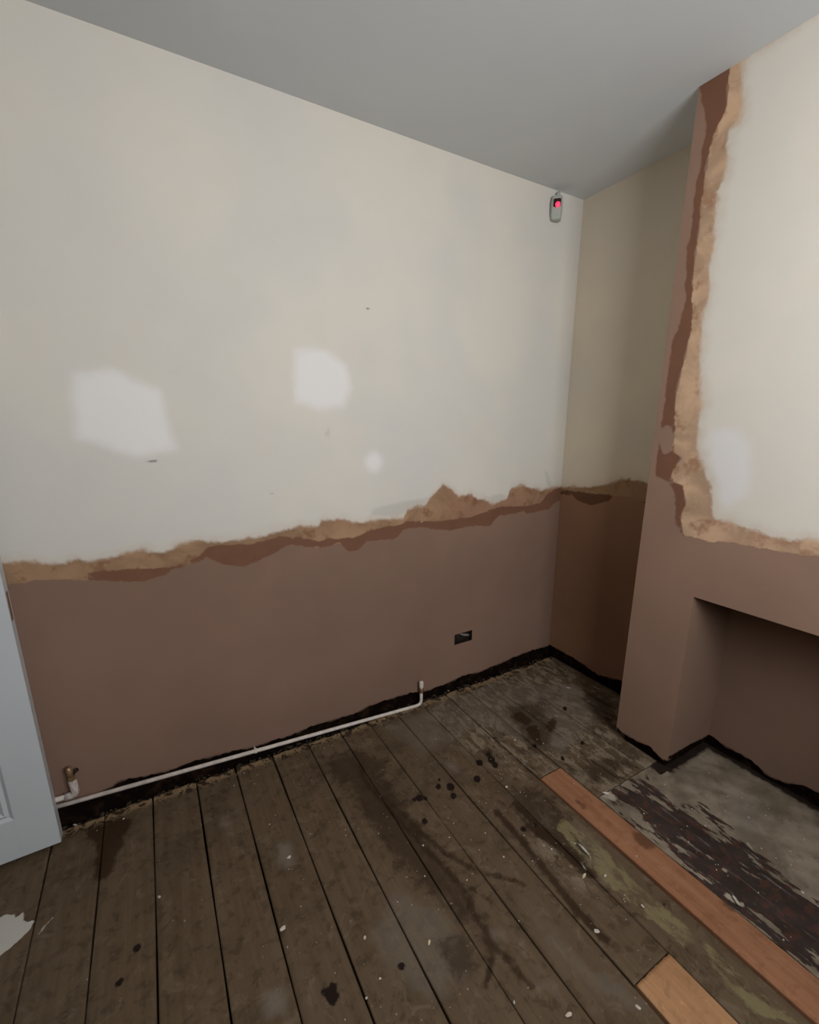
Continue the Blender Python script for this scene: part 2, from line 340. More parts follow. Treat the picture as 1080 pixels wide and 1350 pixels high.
panel('plaster', U, V, lambda u, v: (u, 0*u + .0025*np.sin(u*2.3+v*1.1), v), M_wall, bandA,
      skip=lambda u, v: SX0 < u < SX1 and SZ0 < v < SZ1, bot=lambda u: np.maximum(fn(A_bot, u)+ragf(u, .0035), .01), lip=(0, .024, 0), parent=wallA, flip=False)
box('masonry', (XL, .024, -.12), (.12, .14, H+.05), M_mason, wallA)
# ---- alcove wall (x = 0) ----
zero = lambda n: np.full(n, FAR)
def bandR(u, z, P_):
    n = len(u)
    dark = np.minimum(fn(R_dk, u)-z, z-fn(R_low, u)); 
    return dict(top=z-fn(R_top, u), low=z-fn(R_low, u), dark=dark, patch=zero(n), scuff=zero(n), smear=zero(n), edge=np.minimum(z-fn(R_bot, u), .2))
wallR = empty('wall_right'); tag(wallR, 'short alcove wall between the corner and the chimney breast', kind='structure')
YR2 = -1.86
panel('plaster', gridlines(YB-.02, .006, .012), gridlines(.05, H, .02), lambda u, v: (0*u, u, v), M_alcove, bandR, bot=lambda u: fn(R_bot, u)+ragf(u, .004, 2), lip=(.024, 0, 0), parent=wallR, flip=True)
def bandR2(u, z, P_):
    n = len(u); return dict(top=z-.95, low=z-.90, dark=np.minimum(.92-z, z-.88), patch=zero(n), scuff=zero(n), smear=zero(n), edge=np.minimum(z-.06, .2))
panel('plaster', gridlines(YF, YR2+.02, .1), gridlines(.05, H, .1), lambda u, v: (0*u, u, v), M_wall, bandR2, lip=(.024, 0, 0), parent=wallR, flip=True)
box('masonry', (.06, YF, -.12), (.14, .14, H+.05), M_mason, wallR)
box('masonry', (.0245, YB-.02, -.12), (.059, .023, H), M_mason, wallR)

# ---- chimney breast ----
Wp = onB([(974,80),(973,120),(971,162),(959,171),(959,196),(951,236),(943,269),(939,313),(934,347),(931,386),(923,422),(921,479),(922,521),(921,560),(917,588),(923,605),(929,625),(938,653),(938,678),(943,684),(965,690),(988,697),(1016,707),(1045,711),(1080,715),(1200,735),(1200,-60),(1060,20)])
Dp = onB([(917,105),(962,85),(958,118),(957,142),(948,160),(941,173),(934,191),(933,211),(926,242),(922,269),(921,302),(916,329),(912,380),(911,417),(912,433),(905,462),(899,484),(892,515),(889,549),(890,560),(889,577),(887,597),(899,603),(888,617),(884,628),(889,636),(900,640),(905,664),(897,681),(901,700),(903,708),(898,705),(891,684),(890,650),(881,633),(864,628),(865,605),(872,560),(878,512),(883,478),(886,450),(898,422),(905,386),(902,380),(906,331),(910,291),(916,251),(921,213),(929,169),(927,145),(921,122)])
Tlow = onB([(958,90),(957,142),(941,173),(933,191),(926,242),(921,302),(911,380),(908,420),(905,462),(892,515),(888,549),(890,575),(886,597),(900,603),(884,625),(889,636),(900,640),(905,664),(896,681),(902,707),(926,711),(934,717),(954,714),(975,719),(996,722),(1030,727),(1055,731),(1080,732),(1200,752),(1200,-60),(1060,20)])
Pk = onB([(875,562),(884,562),(889,578),(886,598),(874,600),(871,580)])
B_patch = [onB([(926,575),(935,562),(955,556),(980,560),(997,580),(1001,620),(996,650),(980,668),(955,678),(943,665),(936,640),(928,610)])]
B_tan2 = onB([(905,580),(915,560),(922,575),(912,600)])
B_smear = [onB([(848,700),(856,690),(862,700),(857,720),(849,716)])]
B_bot = mono(onB([(812,958),(821,966),(839,977),(858,986),(873,1001),(880,1003)]))
def bandB(u, z, P_):
    Q = np.stack([u, z], 1); n = len(u)
    w = sdf(Q, Wp); d = sdf(Q, Dp); d = np.minimum(d, -sdf(Q, Pk)); low = np.maximum(sdf(Q, Tlow), w)
    patch = sdf(Q, B_patch[0]); sm = zero(n)
    hs = (u < YO+.001)
    return dict(top=w, low=low, dark=d, patch=patch-.01, scuff=sdf(Q, B_smear[0])-.004, smear=sm, edge=np.where(u > YO-.001, np.minimum(z-fn(B_bot, u), .2), .2))
br = empty('wall_chimney_breast'); tag(br, 'projecting chimney breast with a rectangular fireplace opening', kind='structure')
YO2 = -1.63
ytop = at(917,111,2,H); ybot = at(812.5,964,2,0.03)      # the arris leans slightly
def brpos(u, v):
    t = np.clip((u-YO)/(YB-YO), 0, 1); yt = ytop[1]; yb = ybot[1]
    dy = (yb + (yt-yb)*v/H - YB)*t
    return (XB + 0*u, u+dy, v)
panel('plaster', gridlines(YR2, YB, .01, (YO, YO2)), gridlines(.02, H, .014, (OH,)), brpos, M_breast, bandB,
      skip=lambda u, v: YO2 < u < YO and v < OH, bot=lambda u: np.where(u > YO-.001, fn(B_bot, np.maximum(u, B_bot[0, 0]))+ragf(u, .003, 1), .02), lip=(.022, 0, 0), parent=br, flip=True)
# left flank of the breast (faces the corner), right flank
def flank(u, z, P_):
    n = len(u); return dict(top=z-.93, low=z-.9, dark=np.minimum(.92-z, z-.89), patch=zero(n), scuff=zero(n), smear=zero(n), edge=np.minimum(z-.04, .2))
def fpos(u, v):
    yy = ybot[1] + (ytop[1]-ybot[1])*v/H
    return (u, yy, v)
panel('flank', gridlines(XB, .02, .03), gridlines(.03, H, .03), fpos, M_wall, flank, lip=(0, -.02, 0), parent=br, flip=False)
panel('flank', gridlines(XB, .02, .06), gridlines(.03, H, .06), lambda u, v: (u, 0*u+YR2, v), M_wall, flank, parent=br, flip=True)
# inside of the fireplace opening
def plainattr(u, z, P_, e=None):
    n = len(u); return dict(top=zero(n), low=zero(n), dark=zero(n), patch=zero(n), scuff=zero(n), smear=zero(n), edge=np.full(n, .2) if e is None else e)
J_bot = at(902,986,1,YO)
jb = [at(877,1001,1,YO), at(902,986,1,YO), at(933,970,1,YO)]; jx = [p[0] for p in jb]; jz = [p[2] for p in jb]
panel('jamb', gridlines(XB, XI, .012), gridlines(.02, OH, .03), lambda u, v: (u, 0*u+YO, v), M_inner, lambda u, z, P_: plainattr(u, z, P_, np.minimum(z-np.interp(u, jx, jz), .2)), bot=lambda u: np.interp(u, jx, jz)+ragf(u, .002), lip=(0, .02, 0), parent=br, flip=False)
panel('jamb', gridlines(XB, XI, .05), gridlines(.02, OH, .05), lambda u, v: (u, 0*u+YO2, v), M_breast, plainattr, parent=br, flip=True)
ob = mono(np.array([at(x, y, 0, XI)[[1, 2]] for x, y in [(935,969),(954,982),(987,1001),(1013,1023),(1035,1032),(1055,1036),(1080,1045),(1100,1056)]]))
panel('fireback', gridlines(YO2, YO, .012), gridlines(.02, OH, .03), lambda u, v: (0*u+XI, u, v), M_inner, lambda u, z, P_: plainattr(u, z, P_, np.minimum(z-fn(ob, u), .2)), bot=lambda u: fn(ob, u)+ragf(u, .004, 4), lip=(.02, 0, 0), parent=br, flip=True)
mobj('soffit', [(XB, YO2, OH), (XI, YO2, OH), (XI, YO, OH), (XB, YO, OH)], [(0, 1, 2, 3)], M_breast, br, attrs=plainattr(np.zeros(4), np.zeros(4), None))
bm = bmesh.new()
box_bm(bm, (XB+.022, YO+.02, -.12), (.024, YB-.022, H)); box_bm(bm, (XB+.022, YR2+.01, -.12), (.024, YO2-.001, H)); box_bm(bm, (XB+.022, YO2, OH+.01), (.024, YO, H)); box_bm(bm, (XI+.018, YO2, -.12), (.059, YO+.02, OH+.05))
bmobj('masonry', bm, M_mason, br)

# ---- ceiling, remaining walls, window, hall ----
box('ceiling', (XL-.1, YF-.1, H), (.14, .14, H+.05), M_ceil)['kind'] = 'structure'
def simple_wall(name, boxes, mat, label):
    bm = bmesh.new()
    for lo, hi in boxes: box_bm(bm, lo, hi)
    o = bmobj(name, bm, mat); tag(o, label, kind='structure'); return o
M_cream = plain('cream_wall_paint', (.58, .53, .46), .85, nz=.04, scale=3)
kc = NT('painted_wall_with_bare_plaster_below', .85); zz = kc.n('ShaderNodeSeparateXYZ'); kc.put(zz.inputs[0], kc.pos)
M_cream = kc.base(kc.mix(kc.step(kc.math('MULTIPLY_ADD', kc.noise(4, 4), .2, zz.outputs[2]), 1.05, 1.07), PLASTER, PAINT))  # brown lower part added on the unseen walls to cut bounce light
simple_wall('wall_front', [((XL, YF-.1, 0), (WIN[0], YF, H)), ((WIN[1], YF-.1, 0), (.14, YF, H)), ((WIN[0], YF-.1, 0), (WIN[1], YF, WIN[2])), ((WIN[0], YF-.1, WIN[3]), (WIN[1], YF, H))], M_cream, 'wall with the window, behind the camera')
DY0, DY1, DZ = -.98, -.16, 2.03
simple_wall('wall_left', [((XL-.1, YF-.1, 0), (XL, DY0, H)), ((XL-.1, DY1, 0), (XL, .14, H)), ((XL-.1, DY0, DZ), (XL, DY1, H))], M_cream, 'wall with the doorway')
simple_wall('wall_hall', [((XL-1.1, -1.6, 0), (XL-1.05, .3, H)), ((XL-1.05, .25, 0), (XL-.1, .3, H)), ((XL-1.05, -1.6, 0), (XL-.1, -1.55, H)), ((XL-1.1, -1.6, H), (XL-.1, .3, H+.05)), ((XL-1.1, -1.6, -.06), (XL-.0, .3, -.03))], M_cream, 'hall beyond the doorway')
tr = simple_wall('trim_1', [((XL-.1, DY0-.02, 0), (XL+.018, DY0, DZ+.02)), ((XL-.1, DY1, 0), (XL+.018, DY1+.02, DZ+.02)), ((XL-.1, DY0, DZ), (XL+.018, DY1, DZ+.02))], M_frame, 'white door frame lining the doorway')
wn = empty('window_1', ((WIN[0]+WIN[1])/2, YF-.05, WIN[2])); tag(wn, 'white casement window behind the camera', kind='structure')
bm = bmesh.new(); t = .045
for lo, hi in (((WIN[0], YF-.07, WIN[2]), (WIN[0]+t, YF-.02, WIN[3])), ((WIN[1]-t, YF-.07, WIN[2]), (WIN[1], YF-.02, WIN[3])), ((WIN[0]+t, YF-.07, WIN[2]), (WIN[1]-t, YF-.02, WIN[2]+t)), ((WIN[0]+t, YF-.07, WIN[3]-t), (WIN[1]-t, YF-.02, WIN[3])), (((WIN[0]+WIN[1])/2-.02, YF-.07, WIN[2]+t), ((WIN[0]+WIN[1])/2+.02, YF-.02, WIN[3]-t))): box_bm(bm, lo, hi)
bmobj('window_frame', bm, M_frame, wn)
for a, b in ((WIN[0]+t, (WIN[0]+WIN[1])/2-.02), ((WIN[0]+WIN[1])/2+.02, WIN[1]-t)): box('pane', (a, YF-.05, WIN[2]+t), (b, YF-.045, WIN[3]-t), M_glass, wn)

# ------------------------------------------------------------------ floor
floor = empty('floor'); tag(floor, 'old stripped floorboards, stained and dusty', kind='structure')
box('subfloor', (XL-.02, YF, -.16), (.0, .023, -.13), M_void, floor)
P_spot = []   # (px, py, rx, ry)
for px, py, r in [(181,1250,5.5),(158,1295,5.5),(644,994,3.5),(648,1001,5),(653,1008,4),(632,1005,5),(629,1027,5),(594,1037,5.5),(598,1049,4.5),(578,1037,4),(579,1028,2.5),(553,1052,5),(546,1054,3),(561,1052,3),(560,1083,4.5),(530,1274,6),(690,1093,4),(706,1087,3),(849,1066,3),(876,1191,3),(742,1000,3),(705,983,3),(768,979,3),(745,934,3)]:
    c = at(px, py, 2, 0); e = at(px+r, py, 2, 0); f_ = at(px, py+r, 2, 0); P_spot.append((c[:2], np.linalg.norm((e-c)[:2]), np.linalg.norm((f_-c)[:2]), (f_-c)[:2]))
spots_poly = [onF([(424,1300),(432,1304),(437,1294),(446,1296),(444,1305),(449,1312),(440,1330),(431,1320),(423,1309)])]
wet_poly = [onF([(118,1092),(131,1084),(140,1080),(160,1080),(169,1086),(158,1100),(158,1117),(148,1128),(142,1150),(137,1156),(131,1153),(133,1105),(122,1102)]),
            onF([(676,944),(686,940),(698,950),(694,954)]), onF([(696,962),(706,958),(708,970),(712,980),(703,972)]), onF([(722,960),(729,948),(730,955),(725,963)])]
streaks = [(onF([(475,1010),(482,1030),(500,1052),(530,1085),(560,1118),(590,1150),(610,1168),(622,1200),(645,1240),(680,1278),(700,1300)]), .010),
           (onF([(505,1050),(560,1100),(600,1135),(640,1150),(690,1165)]), .008), (onF([(540,1085),(580,1120),(630,1150)]), .010), (onF([(610,1165),(650,1190),(660,1200)]), .006),
           (onF([(655,1070),(690,1110),(730,1160),(760,1200),(800,1240)]), .014), (onF([(680,1060),(720,1100),(770,1150)]), .014), (onF([(640,1220),(650,1260),(640,1300)]), .010), (onF([(700,1090),(745,1120),(775,1150)]), .02)]
grime = [onF([(722,1082),(745,1100),(800,1160),(860,1222),(900,1270),(870,1250),(800,1185),(735,1115)]), onF([(690,1030),(735,1045),(750,1075),(715,1072)]), onF([(440,1010),(500,1000),(540,1060),(600,1140),(640,1200),(620,1230),(560,1180),(520,1140),(470,1080)]), onF([(690,1030),(740,1060),(760,1080),(800,1150),(760,1150),(700,1100),(660,1060)]),
         onF([(420,1000),(470,985),(520,1000),(500,1040),(440,1040)]), onF([(750,1010),(800,990),(830,1010),(790,1040)]), onF([(560,1240),(620,1220),(640,1290),(600,1310)]), onF([(660,930),(720,920),(740,990),(700,1000)]), onF([(760,900),(812,925),(812,962),(780,950)])]
green = [onF([(728,1085),(745,1080),(800,1120),(840,1165),(880,1200),(910,1222),(918,1240),(900,1244),(870,1222),(840,1195),(800,1165),(760,1120)]), onF([(925,1243),(935,1240),(960,1270),(985,1290),(1005,1310),(1060,1350),(1010,1345),(960,1300),(940,1270)])]
worn = [onF([(560,930),(640,893),(720,866),(818,920),(815,968),(875,1012),(800,1046),(740,1012),(700,1030),(640,1000),(580,960)]), onF([(690,1060),(730,1060),(800,1140),(770,1170),(720,1130)])]
haze = [onF([(345,1300),(375,1295),(385,1310),(380,1345),(350,1350),(340,1330)]), onF([(362,1110),(385,1105),(395,1130),(380,1150),(360,1140)]), onF([(290,1075),(310,1080),(305,1100),(285,1090)]), onF([(580,1000),(605,1008),(610,1025),(590,1015)]), onF([(640,1220),(680,1225),(670,1245),(645,1240)]), onF([(710,1290),(740,1300),(735,1315),(705,1305)]), onF([(725,965),(760,975),(745,990),(720,985)]), onF([(740,900),(775,905),(765,920),(735,915)])]
dust = [onF([(500,960),(640,900),(760,900),(800,950),(740,1000),(640,960),(560,1000)]), onF([(520,1160),(600,1200),(640,1300),(560,1340),(470,1240)]), onF([(660,1150),(760,1250),(900,1330),(820,1350),(720,1260)])]
white = [onF([(-40,1235),(-5,1212),(6,1206),(14,1206),(19,1210),(26,1207),(33,1201),(29,1211),(33,1214),(43,1216),(39,1224),(36,1230),(28,1237),(15,1248),(0,1260),(-40,1290)])]
wstroke = [(onF([(24,1228),(28,1215),(33,1201)]), .004), (onF([(30,1232),(37,1222),(43,1214)]), .004), (onF([(8,1225),(16,1212),(20,1205)]), .003), (onF([(46,1236),(58,1223),(70,1210)]), .0022), (onF([(727,1092),(740,1108),(764,1132),(777,1152)]), .0010), (onF([(748,1108),(765,1112),(778,1128),(783,1138)]), .0022), (onF([(706,1130),(722,1140),(730,1140)]), .002)]
def floor_attrs(P):
    Q = P[:, :2]; n = len(Q)
    sp = np.full(n, FAR)
    for c, rx, ry, ax in P_spot:
        d = Q-c; a = ax/np.linalg.norm(ax); u = d@a; v = d@np.array([-a[1], a[0]]); r = np.hypot(u/ry, v/rx); sp = np.maximum(sp, (1-r)*min(rx, ry))
    for p in spots_poly: sp = np.maximum(sp, sdf(Q, p))
    def mx(ps, f=sdf):
        o = np.full(n, FAR)
        for p in ps: o = np.maximum(o, f(Q, p))
        return o
    stv = np.full(n, FAR)
    for p, r in streaks: stv = np.maximum(stv, seg_sdf(Q, p, r))
    stv = np.maximum(stv, mx(wet_poly)+.014)
    wh = mx(white)
    for p, r in wstroke: wh = np.maximum(wh, seg_sdf(Q, p, r))
    scar = mx([onF([(832,1098),(845,1095),(862,1108),(870,1118),(850,1122),(836,1110)]), onF([(945,1188),(968,1183),(990,1200),(965,1205)]), onF([(765,1060),(772,1058),(774,1068),(766,1070)]), onF([(815,1068),(822,1066),(824,1076),(816,1076)])])
    for c, r in (((853,1113),4), ((968,1197),5), ((768,1063),3), ((889,1130),4)):
        p = at(*c, 2, 0)[:2]; scar = np.maximum(scar, r*.0022-np.hypot(*(Q-p).T))
    return dict(worn=mx(worn), scar=scar, spot=sp, streak=stv, grime=mx(grime), green=mx(green), haze=mx(haze), dust=mx(dust), white=wh, end=-Q[:, 1]-fend(Q[:, 0]))
F_end = mono(onF([(-60,1130),(60,1100),(118,1081),(150,1070),(200,1050),(259,1028),(330,1004),(400,981),(470,957),(554,926),(600,908),(639,896),(680,880),(713,867)]))
def fend(x): return np.clip(-fn(F_end, x), .012, .2)
def board(x0, x1, y0, y1, mat=M_board, ragtop=False, ragbot=False, z=0.0, label=None, tilt=0, skew=(0, 0)):
    """one floorboard with a rounded arris; x across, y along; y1 is the end nearest the painted wall"""
    vis = y1 > -1.75
    xs = np.array([x0, x0+.0022, x0+.005] + list(np.linspace(x0+.005, x1-.005, max(4, int((x1-x0)/(.009 if vis else .05))))[1:-1]) + [x1-.005, x1-.0022, x1])
    if vis:
        ya = max(y0, -1.72); ys = list(np.arange(ya, y1, .009)); 
        if y1-ys[-1] < .003: ys.pop()
        ys += [y1]
        if y0 < ya: ys = list(np.linspace(y0, ya, 8))[:-1] + ys
    else: ys = list(np.linspace(y0, y1, 10))
    ys = np.array(ys); X, Y = np.meshgrid(xs, ys, indexing='ij'); Z = np.zeros_like(X)+z
    edge = np.minimum(X-x0, x1-X); Z -= np.clip(.004-edge, 0, .004)**2*180
    Z += tilt*(X-(x0+x1)/2) - .0012*np.cos((X-x0)/(x1-x0)*2*math.pi)*.5
    wob = .0012*np.sin(Y*3.1+x0*40)+.0007*np.sin(Y*9+x0*17)
    X = X + wob
    if skew != (0, 0):
        t = (Y-y1)/(y0-y1); X = X + skew[0]*(1-t)+skew[1]*t
    if ragtop:
        e = fend(X[:, -1]) ; off = rng.normal(0, .0025, len(xs)) + rng.uniform(-.006, .006)
        for j in range(max(0, len(ys)-12), len(ys)):
            f_ = (j-(len(ys)-12))/11; Y[:, j] = Y[:, j] + f_*((-e+off)-y1)
    if ragbot:
        Y[:, -1] += rng.normal(0, .0008, len(xs))
    nu, nv = X.shape; top = np.stack([X.ravel(), Y.ravel(), Z.ravel()], 1); idx = np.arange(nu*nv).reshape(nu, nv)
    faces = [(idx[i, j], idx[i+1, j], idx[i+1, j+1], idx[i, j+1]) for i in range(nu-1) for j in range(nv-1)]
    ring = list(idx[:, 0]) + list(idx[-1, 1:]) + list(idx[:-1, -1][::-1]) + list(idx[0, 1:-1][::-1])
    low = top[ring].copy(); low[:, 2] = z-.024; b = len(top); n = len(ring)
    faces += [(ring[(i+1) % n], ring[i], b+i, b+(i+1) % n) for i in range(n)]
    verts = np.vstack([top, low])
    faces.append(tuple(range(b+n-1, b-1, -1)))
    o = mobj('floorboard', verts, faces, mat, floor, attrs=floor_attrs(verts))
    me = o.data
    sm = np.zeros(len(me.polygons), bool); sm[:(nu-1)*(nv-1)] = True; me.polygons.foreach_set('use_smooth', sm)
    if label: o['label'] = label
    return o
G = .0022
seams = [-3.30, -3.185, -3.035, -2.885, -2.734, -2.584, -2.433, -2.284, -2.132, -1.979, -1.832, -1.682, -1.525, -1.372, -1.228, -1.080]
for i, (a, b) in enumerate(zip(seams, seams[1:])):
    g = G*(1.0 if i in (8, 9, 10, 11) else .62)
    board(a+g, b-g, YF+.01, -.05, ragtop=True, z=rng.uniform(-.0015, .0015), tilt=rng.uniform(-.006, .006))
YS = -1.305
board(-1.080+G, -.930-G, YS+.002, -.05, ragtop=True)
board(-1.076+G, -.930-G, YF+.01, YS-.001, M_new2, ragbot=True, z=.001, label='short fresh pale orange board let in at the bottom right')
board(-.930+G, -.777-G, YF+.01, -.05, ragtop=True, z=-.003, label='board with an olive green stain')
board(-.777+G, -.655-G, -.686+.002, -.05, ragtop=True, z=-.001)
board(-.775+G, -.657, YF+.01, -.690, M_new, ragbot=True, z=.002, label='long bare orange pine board')
YH = -.868
for a, b in ((-.655, -.505), (-.505, -.355), (-.355, -.205), (-.205, -.06), (-.06, .018)):
    board(a+G*.7, b-G*.7, (YH if a < XB-.01 else YB+.0) + .003, -.03, ragtop=True, z=rng.uniform(-.001, .001))
# hearth slab
hx = gridlines(-.652, XI+.015, .01); hy = gridlines(YO2-.05, YH, .01)
HX, HY = np.meshgrid(hx, hy, indexing='ij'); HZ = -.003 + .0016*np.sin(HX*31)*np.sin(HY*23) + .0012*np.sin(HX*67+HY*41)
idx = np.arange(HX.size).reshape(HX.shape); P = np.stack([HX.ravel(), HY.ravel(), HZ.ravel()], 1)
faces = [(idx[i, j], idx[i+1, j], idx[i+1, j+1], idx[i, j+1]) for i in range(HX.shape[0]-1) for j in range(HX.shape[1]-1)]
ring = list(idx[:, 0]) + list(idx[-1, 1:]) + list(idx[:-1, -1][::-1]) + list(idx[0, 1:-1][::-1])
low = P[ring].copy(); low[:, 2] = -.125; b = len(P); n = len(ring); faces += [(ring[(i+1) % n], ring[i], b+i, b+(i+1) % n) for i in range(n)]
P = np.vstack([P, low]); Q = P[:, :2]
bit = sdf(Q, onF([(800,1040),(850,1035),(890,1060),(930,1080),(960,1110),(1000,1140),(1040,1170),(1110,1210),(1110,1300),(1060,1270),(1000,1220),(950,1180),(900,1130),(850,1080)]))
hw = np.maximum(seg_sdf(Q, onF([(800,1043),(815,1033),(835,1021),(852,1010)]), .004), seg_sdf(Q, onF([(790,1044),(806,1050)]), .018))
hw = np.maximum(hw, seg_sdf(Q, onF([(960,1180),(972,1188),(978,1190)]), .008)); hw = np.maximum(hw, seg_sdf(Q, onF([(985,1110),(994,1120),(992,1128)]), .003)); hw = np.maximum(hw, seg_sdf(Q, onF([(905,1108),(935,1128),(960,1150)]), .002))
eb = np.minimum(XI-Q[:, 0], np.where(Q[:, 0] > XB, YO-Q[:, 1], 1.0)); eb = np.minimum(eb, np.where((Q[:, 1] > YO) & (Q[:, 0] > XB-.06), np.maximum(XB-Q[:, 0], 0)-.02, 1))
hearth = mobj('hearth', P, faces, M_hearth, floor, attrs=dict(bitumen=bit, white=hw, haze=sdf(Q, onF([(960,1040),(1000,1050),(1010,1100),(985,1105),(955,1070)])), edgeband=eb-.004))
hearth['label'] = 'worn grey concrete hearth with black and dark red residue'
# debris-filled dark margins at the feet of walls
bm = bmesh.new()
def rubble(bm, n, fx, s0, s1):
    for _ in range(n):
        p = fx(); s = random.uniform(s0, s1)
        r = bmesh.ops.create_icosphere(bm, subdivisions=1, radius=1)
        R = Matrix.Rotation(random.uniform(0, 6.28), 3, 'Z'); k_ = (random.uniform(.6, 1.5), random.uniform(.5, 1.1), random.uniform(.3, .6))
        for v in r['verts']: v.co = R @ Vector((v.co.x*k_[0]*s, v.co.y*k_[1]*s, (v.co.z*k_[2])*s)) * random.uniform(.85, 1.12) + Vector((p[0], p[1], p[2]+s*k_[2]*.7))
def fx():
    x = random.uniform(-2.6, -.05); e = float(fend(x)); return (x, random.uniform(-e, .012), -.012)
box('rubble_bed', (XL, -.13, -.03), (.02, .0235, -.0255), M_void, floor)
rubble(bm, 260, fx, .003, .011); o = bmobj('wall_foot_rubble', bm, M_crumbd); tag(o, 'dark rubble and dust in the gap where the skirting was removed', 'rubble', kind='stuff')

# ------------------------------------------------------------------ door
P0 = at(81, 1110, 2, .022); P1 = at(0, 1141, 2, .022); du = (P1-P0); du[2] = 0; du /= np.linalg.norm(du)
dn = np.array([-du[1], du[0], 0]); dn = dn if dn[1] > 0 else -dn     # towards the back wall
DWID, DHT, DTH = .79, 1.97, .042
MD = Matrix(((du[0], dn[0], 0, P0[0]), (du[1], dn[1], 0, P0[1]), (0, 0, 1, P0[2]), (0, 0, 0, 1)))
door = empty('door_1', (P0[0], P0[1], 0)); tag(door, 'white panelled door standing open against the back wall', kind='structure')
ST, BR, LR0, LR1 = .100, .145, .80, .95
MID0, MID1 = DWID/2-.045, DWID/2+.045
for a, b, c_, d_, nm in ((0, ST, 0, DHT, 'stile'), (DWID-ST, DWID, 0, DHT, 'stile'), (MID0, MID1, BR, LR0, 'muntin'), (MID0, MID1, LR1, DHT-.1, 'muntin'), (ST, DWID-ST, 0, BR, 'rail'), (ST, DWID-ST, LR0, LR1, 'rail'), (ST, DWID-ST, DHT-.1, DHT, 'rail')):
    box(nm, (a, 0, c_), (b, DTH, d_), M_door, door, .0008, MD)
for a, b in ((ST, MID0), (MID1, DWID-ST)):
    for c_, d_ in ((BR, LR0), (LR1, DHT-.1)):
        bm = bmesh.new(); box_bm(bm, (a, .010, c_), (b, DTH-.010, d_), 0, MD)
        for y0, y1 in ((.0, .012),):      # sloped moulding round the panel
            w = .020
            o_ = [(a, c_), (b, c_), (b, d_), (a, d_)]; i_ = [(a+w, c_+w), (b-w, c_+w), (b-w, d_-w), (a+w, d_-w)]
            vo = [bm.verts.new(MD @ Vector((x, .0005, z))) for x, z in o_]; vm = [bm.verts.new(MD @ Vector((x+(w*.5 if x == a else -w*.5), .009, z+(w*.5 if z == c_ else -w*.5)))) for x, z in o_]; vi = [bm.verts.new(MD @ Vector((x, .0035, z))) for x, z in i_]
            ve = [bm.verts.new(MD @ Vector((x+(.01 if x < (a+b)/2 else -.01), .0098, z+(.01 if z < (c_+d_)/2 else -.01)))) for x, z in i_]
            for A_, B_ in ((vo, vm), (vm, vi), (vi, ve)):
                for q in range(4): bm.faces.new((A_[q], A_[(q+1) % 4], B_[(q+1) % 4], B_[q]))
        bmesh.ops.recalc_face_normals(bm, faces=bm.faces); bmobj('panel', bm, M_door, door)
lp = box('latch_plate', (-.001, .010, .80), (.002, .028, .89), M_brass, door, 0, MD)
bm = bmesh.new(); box_bm(bm, (-.008, .012, .805), (.0, .026, .822), .002, MD); bmobj('latch_bolt', bm, M_brass, lp)
bm = bmesh.new(); tube_bm(bm, [MD @ Vector((.055, -.0, .84)), MD @ Vector((.055, -.028, .84)), MD @ Vector((.055, -.036, .84)), MD @ Vector((.055, -.06, .84)), MD @ Vector((.055, -.066, .84))], [.009, .009, .024, .026, .012]); bmobj('knob', bm, M_brass, door, True)
for z in (.25, 1.7):
    bm = bmesh.new(); tube_bm(bm, [MD @ Vector((DWID+.004, -.004, z-.04)), MD @ Vector((DWID+.004, -.004, z+.04))], .006); bmobj('hinge', bm, M_brass, door, True)

# ------------------------------------------------------------------ pipes
YP = -.028
def ap(px, py): return at(px, py, 1, YP)
pa, pb = ap(80, 1062), ap(550, 930); dirp = (pb-pa)/np.linalg.norm(pb-pa); start = pa - dirp*.12
ptop1 = ap(555.5, 912); pv = np.array([ptop1[0], YP, pb[2]])
pipe = empty('heating_pipe', (start[0], YP, 0)); tag(pipe, 'long thin white painted heating pipe running along the foot of the brown wall', 'pipe')
bm = bmesh.new(); pts = [start*1.0] + list(bend(start, pv + np.array([0, 0, -.003]), ptop1, .030, 8)) + [ptop1]
tube_bm(bm, pts, .0078, 14); bmobj('pipe_run', bm, M_pipe, pipe, True)
bm = bmesh.new(); t2 = ap(555, 893)
tube_bm(bm, [ptop1-np.array([0, 0, .004]), ptop1+np.array([0, 0, .018]), ptop1+np.array([0, 0, .02])], [.0115, .0115, .009], 6); o = bmobj('compression_nut', bm, M_brass, pipe); o['label'] = 'dull brass nut'
bm = bmesh.new(); z0 = ptop1[2]+.02
tube_bm(bm, [(ptop1[0], YP, z0), (ptop1[0], YP, z0+.006), (ptop1[0], YP, z0+.034), (ptop1[0], YP, z0+.040)], [.008, .0115, .0115, .007], 12); bmobj('end_cap', bm, M_pipe, pipe, True)
for px in (337,):
    c_ = ap(px, 990); tt = (c_[0]-pa[0])/(pb[0]-pa[0]); c_ = pa+(pb-pa)*tt
    bm = bmesh.new(); tube_bm(bm, [c_-dirp*.006, c_+dirp*.006], .0100, 14); tube_bm(bm, [c_+np.array([0, .006, 0]), c_+np.array([0, .031, 0])], .004, 8); o = bmobj('pipe_clip', bm, M_pipe, pipe, True)
e0 = ap(66, 1056.5); e1 = ap(100.5, 1047); v1 = ap(95, 1028); dd = (e1-e0)/np.linalg.norm(e1-e0)
sp = empty('radiator_pipe_tail', (e1[0], YP, 0)); tag(sp, 'short stubby capped radiator pipe tail rising beside the white door', 'pipe')
bm = bmesh.new(); st_ = e0-dirp*.08; corner = np.array([e1[0], YP, e1[2]]); vt = np.array([v1[0], YP, v1[2]])
tube_bm(bm, [st_, e0, corner-dd*.03], .0088, 14); bmobj('pipe_run', bm, M_pipe, sp, True)
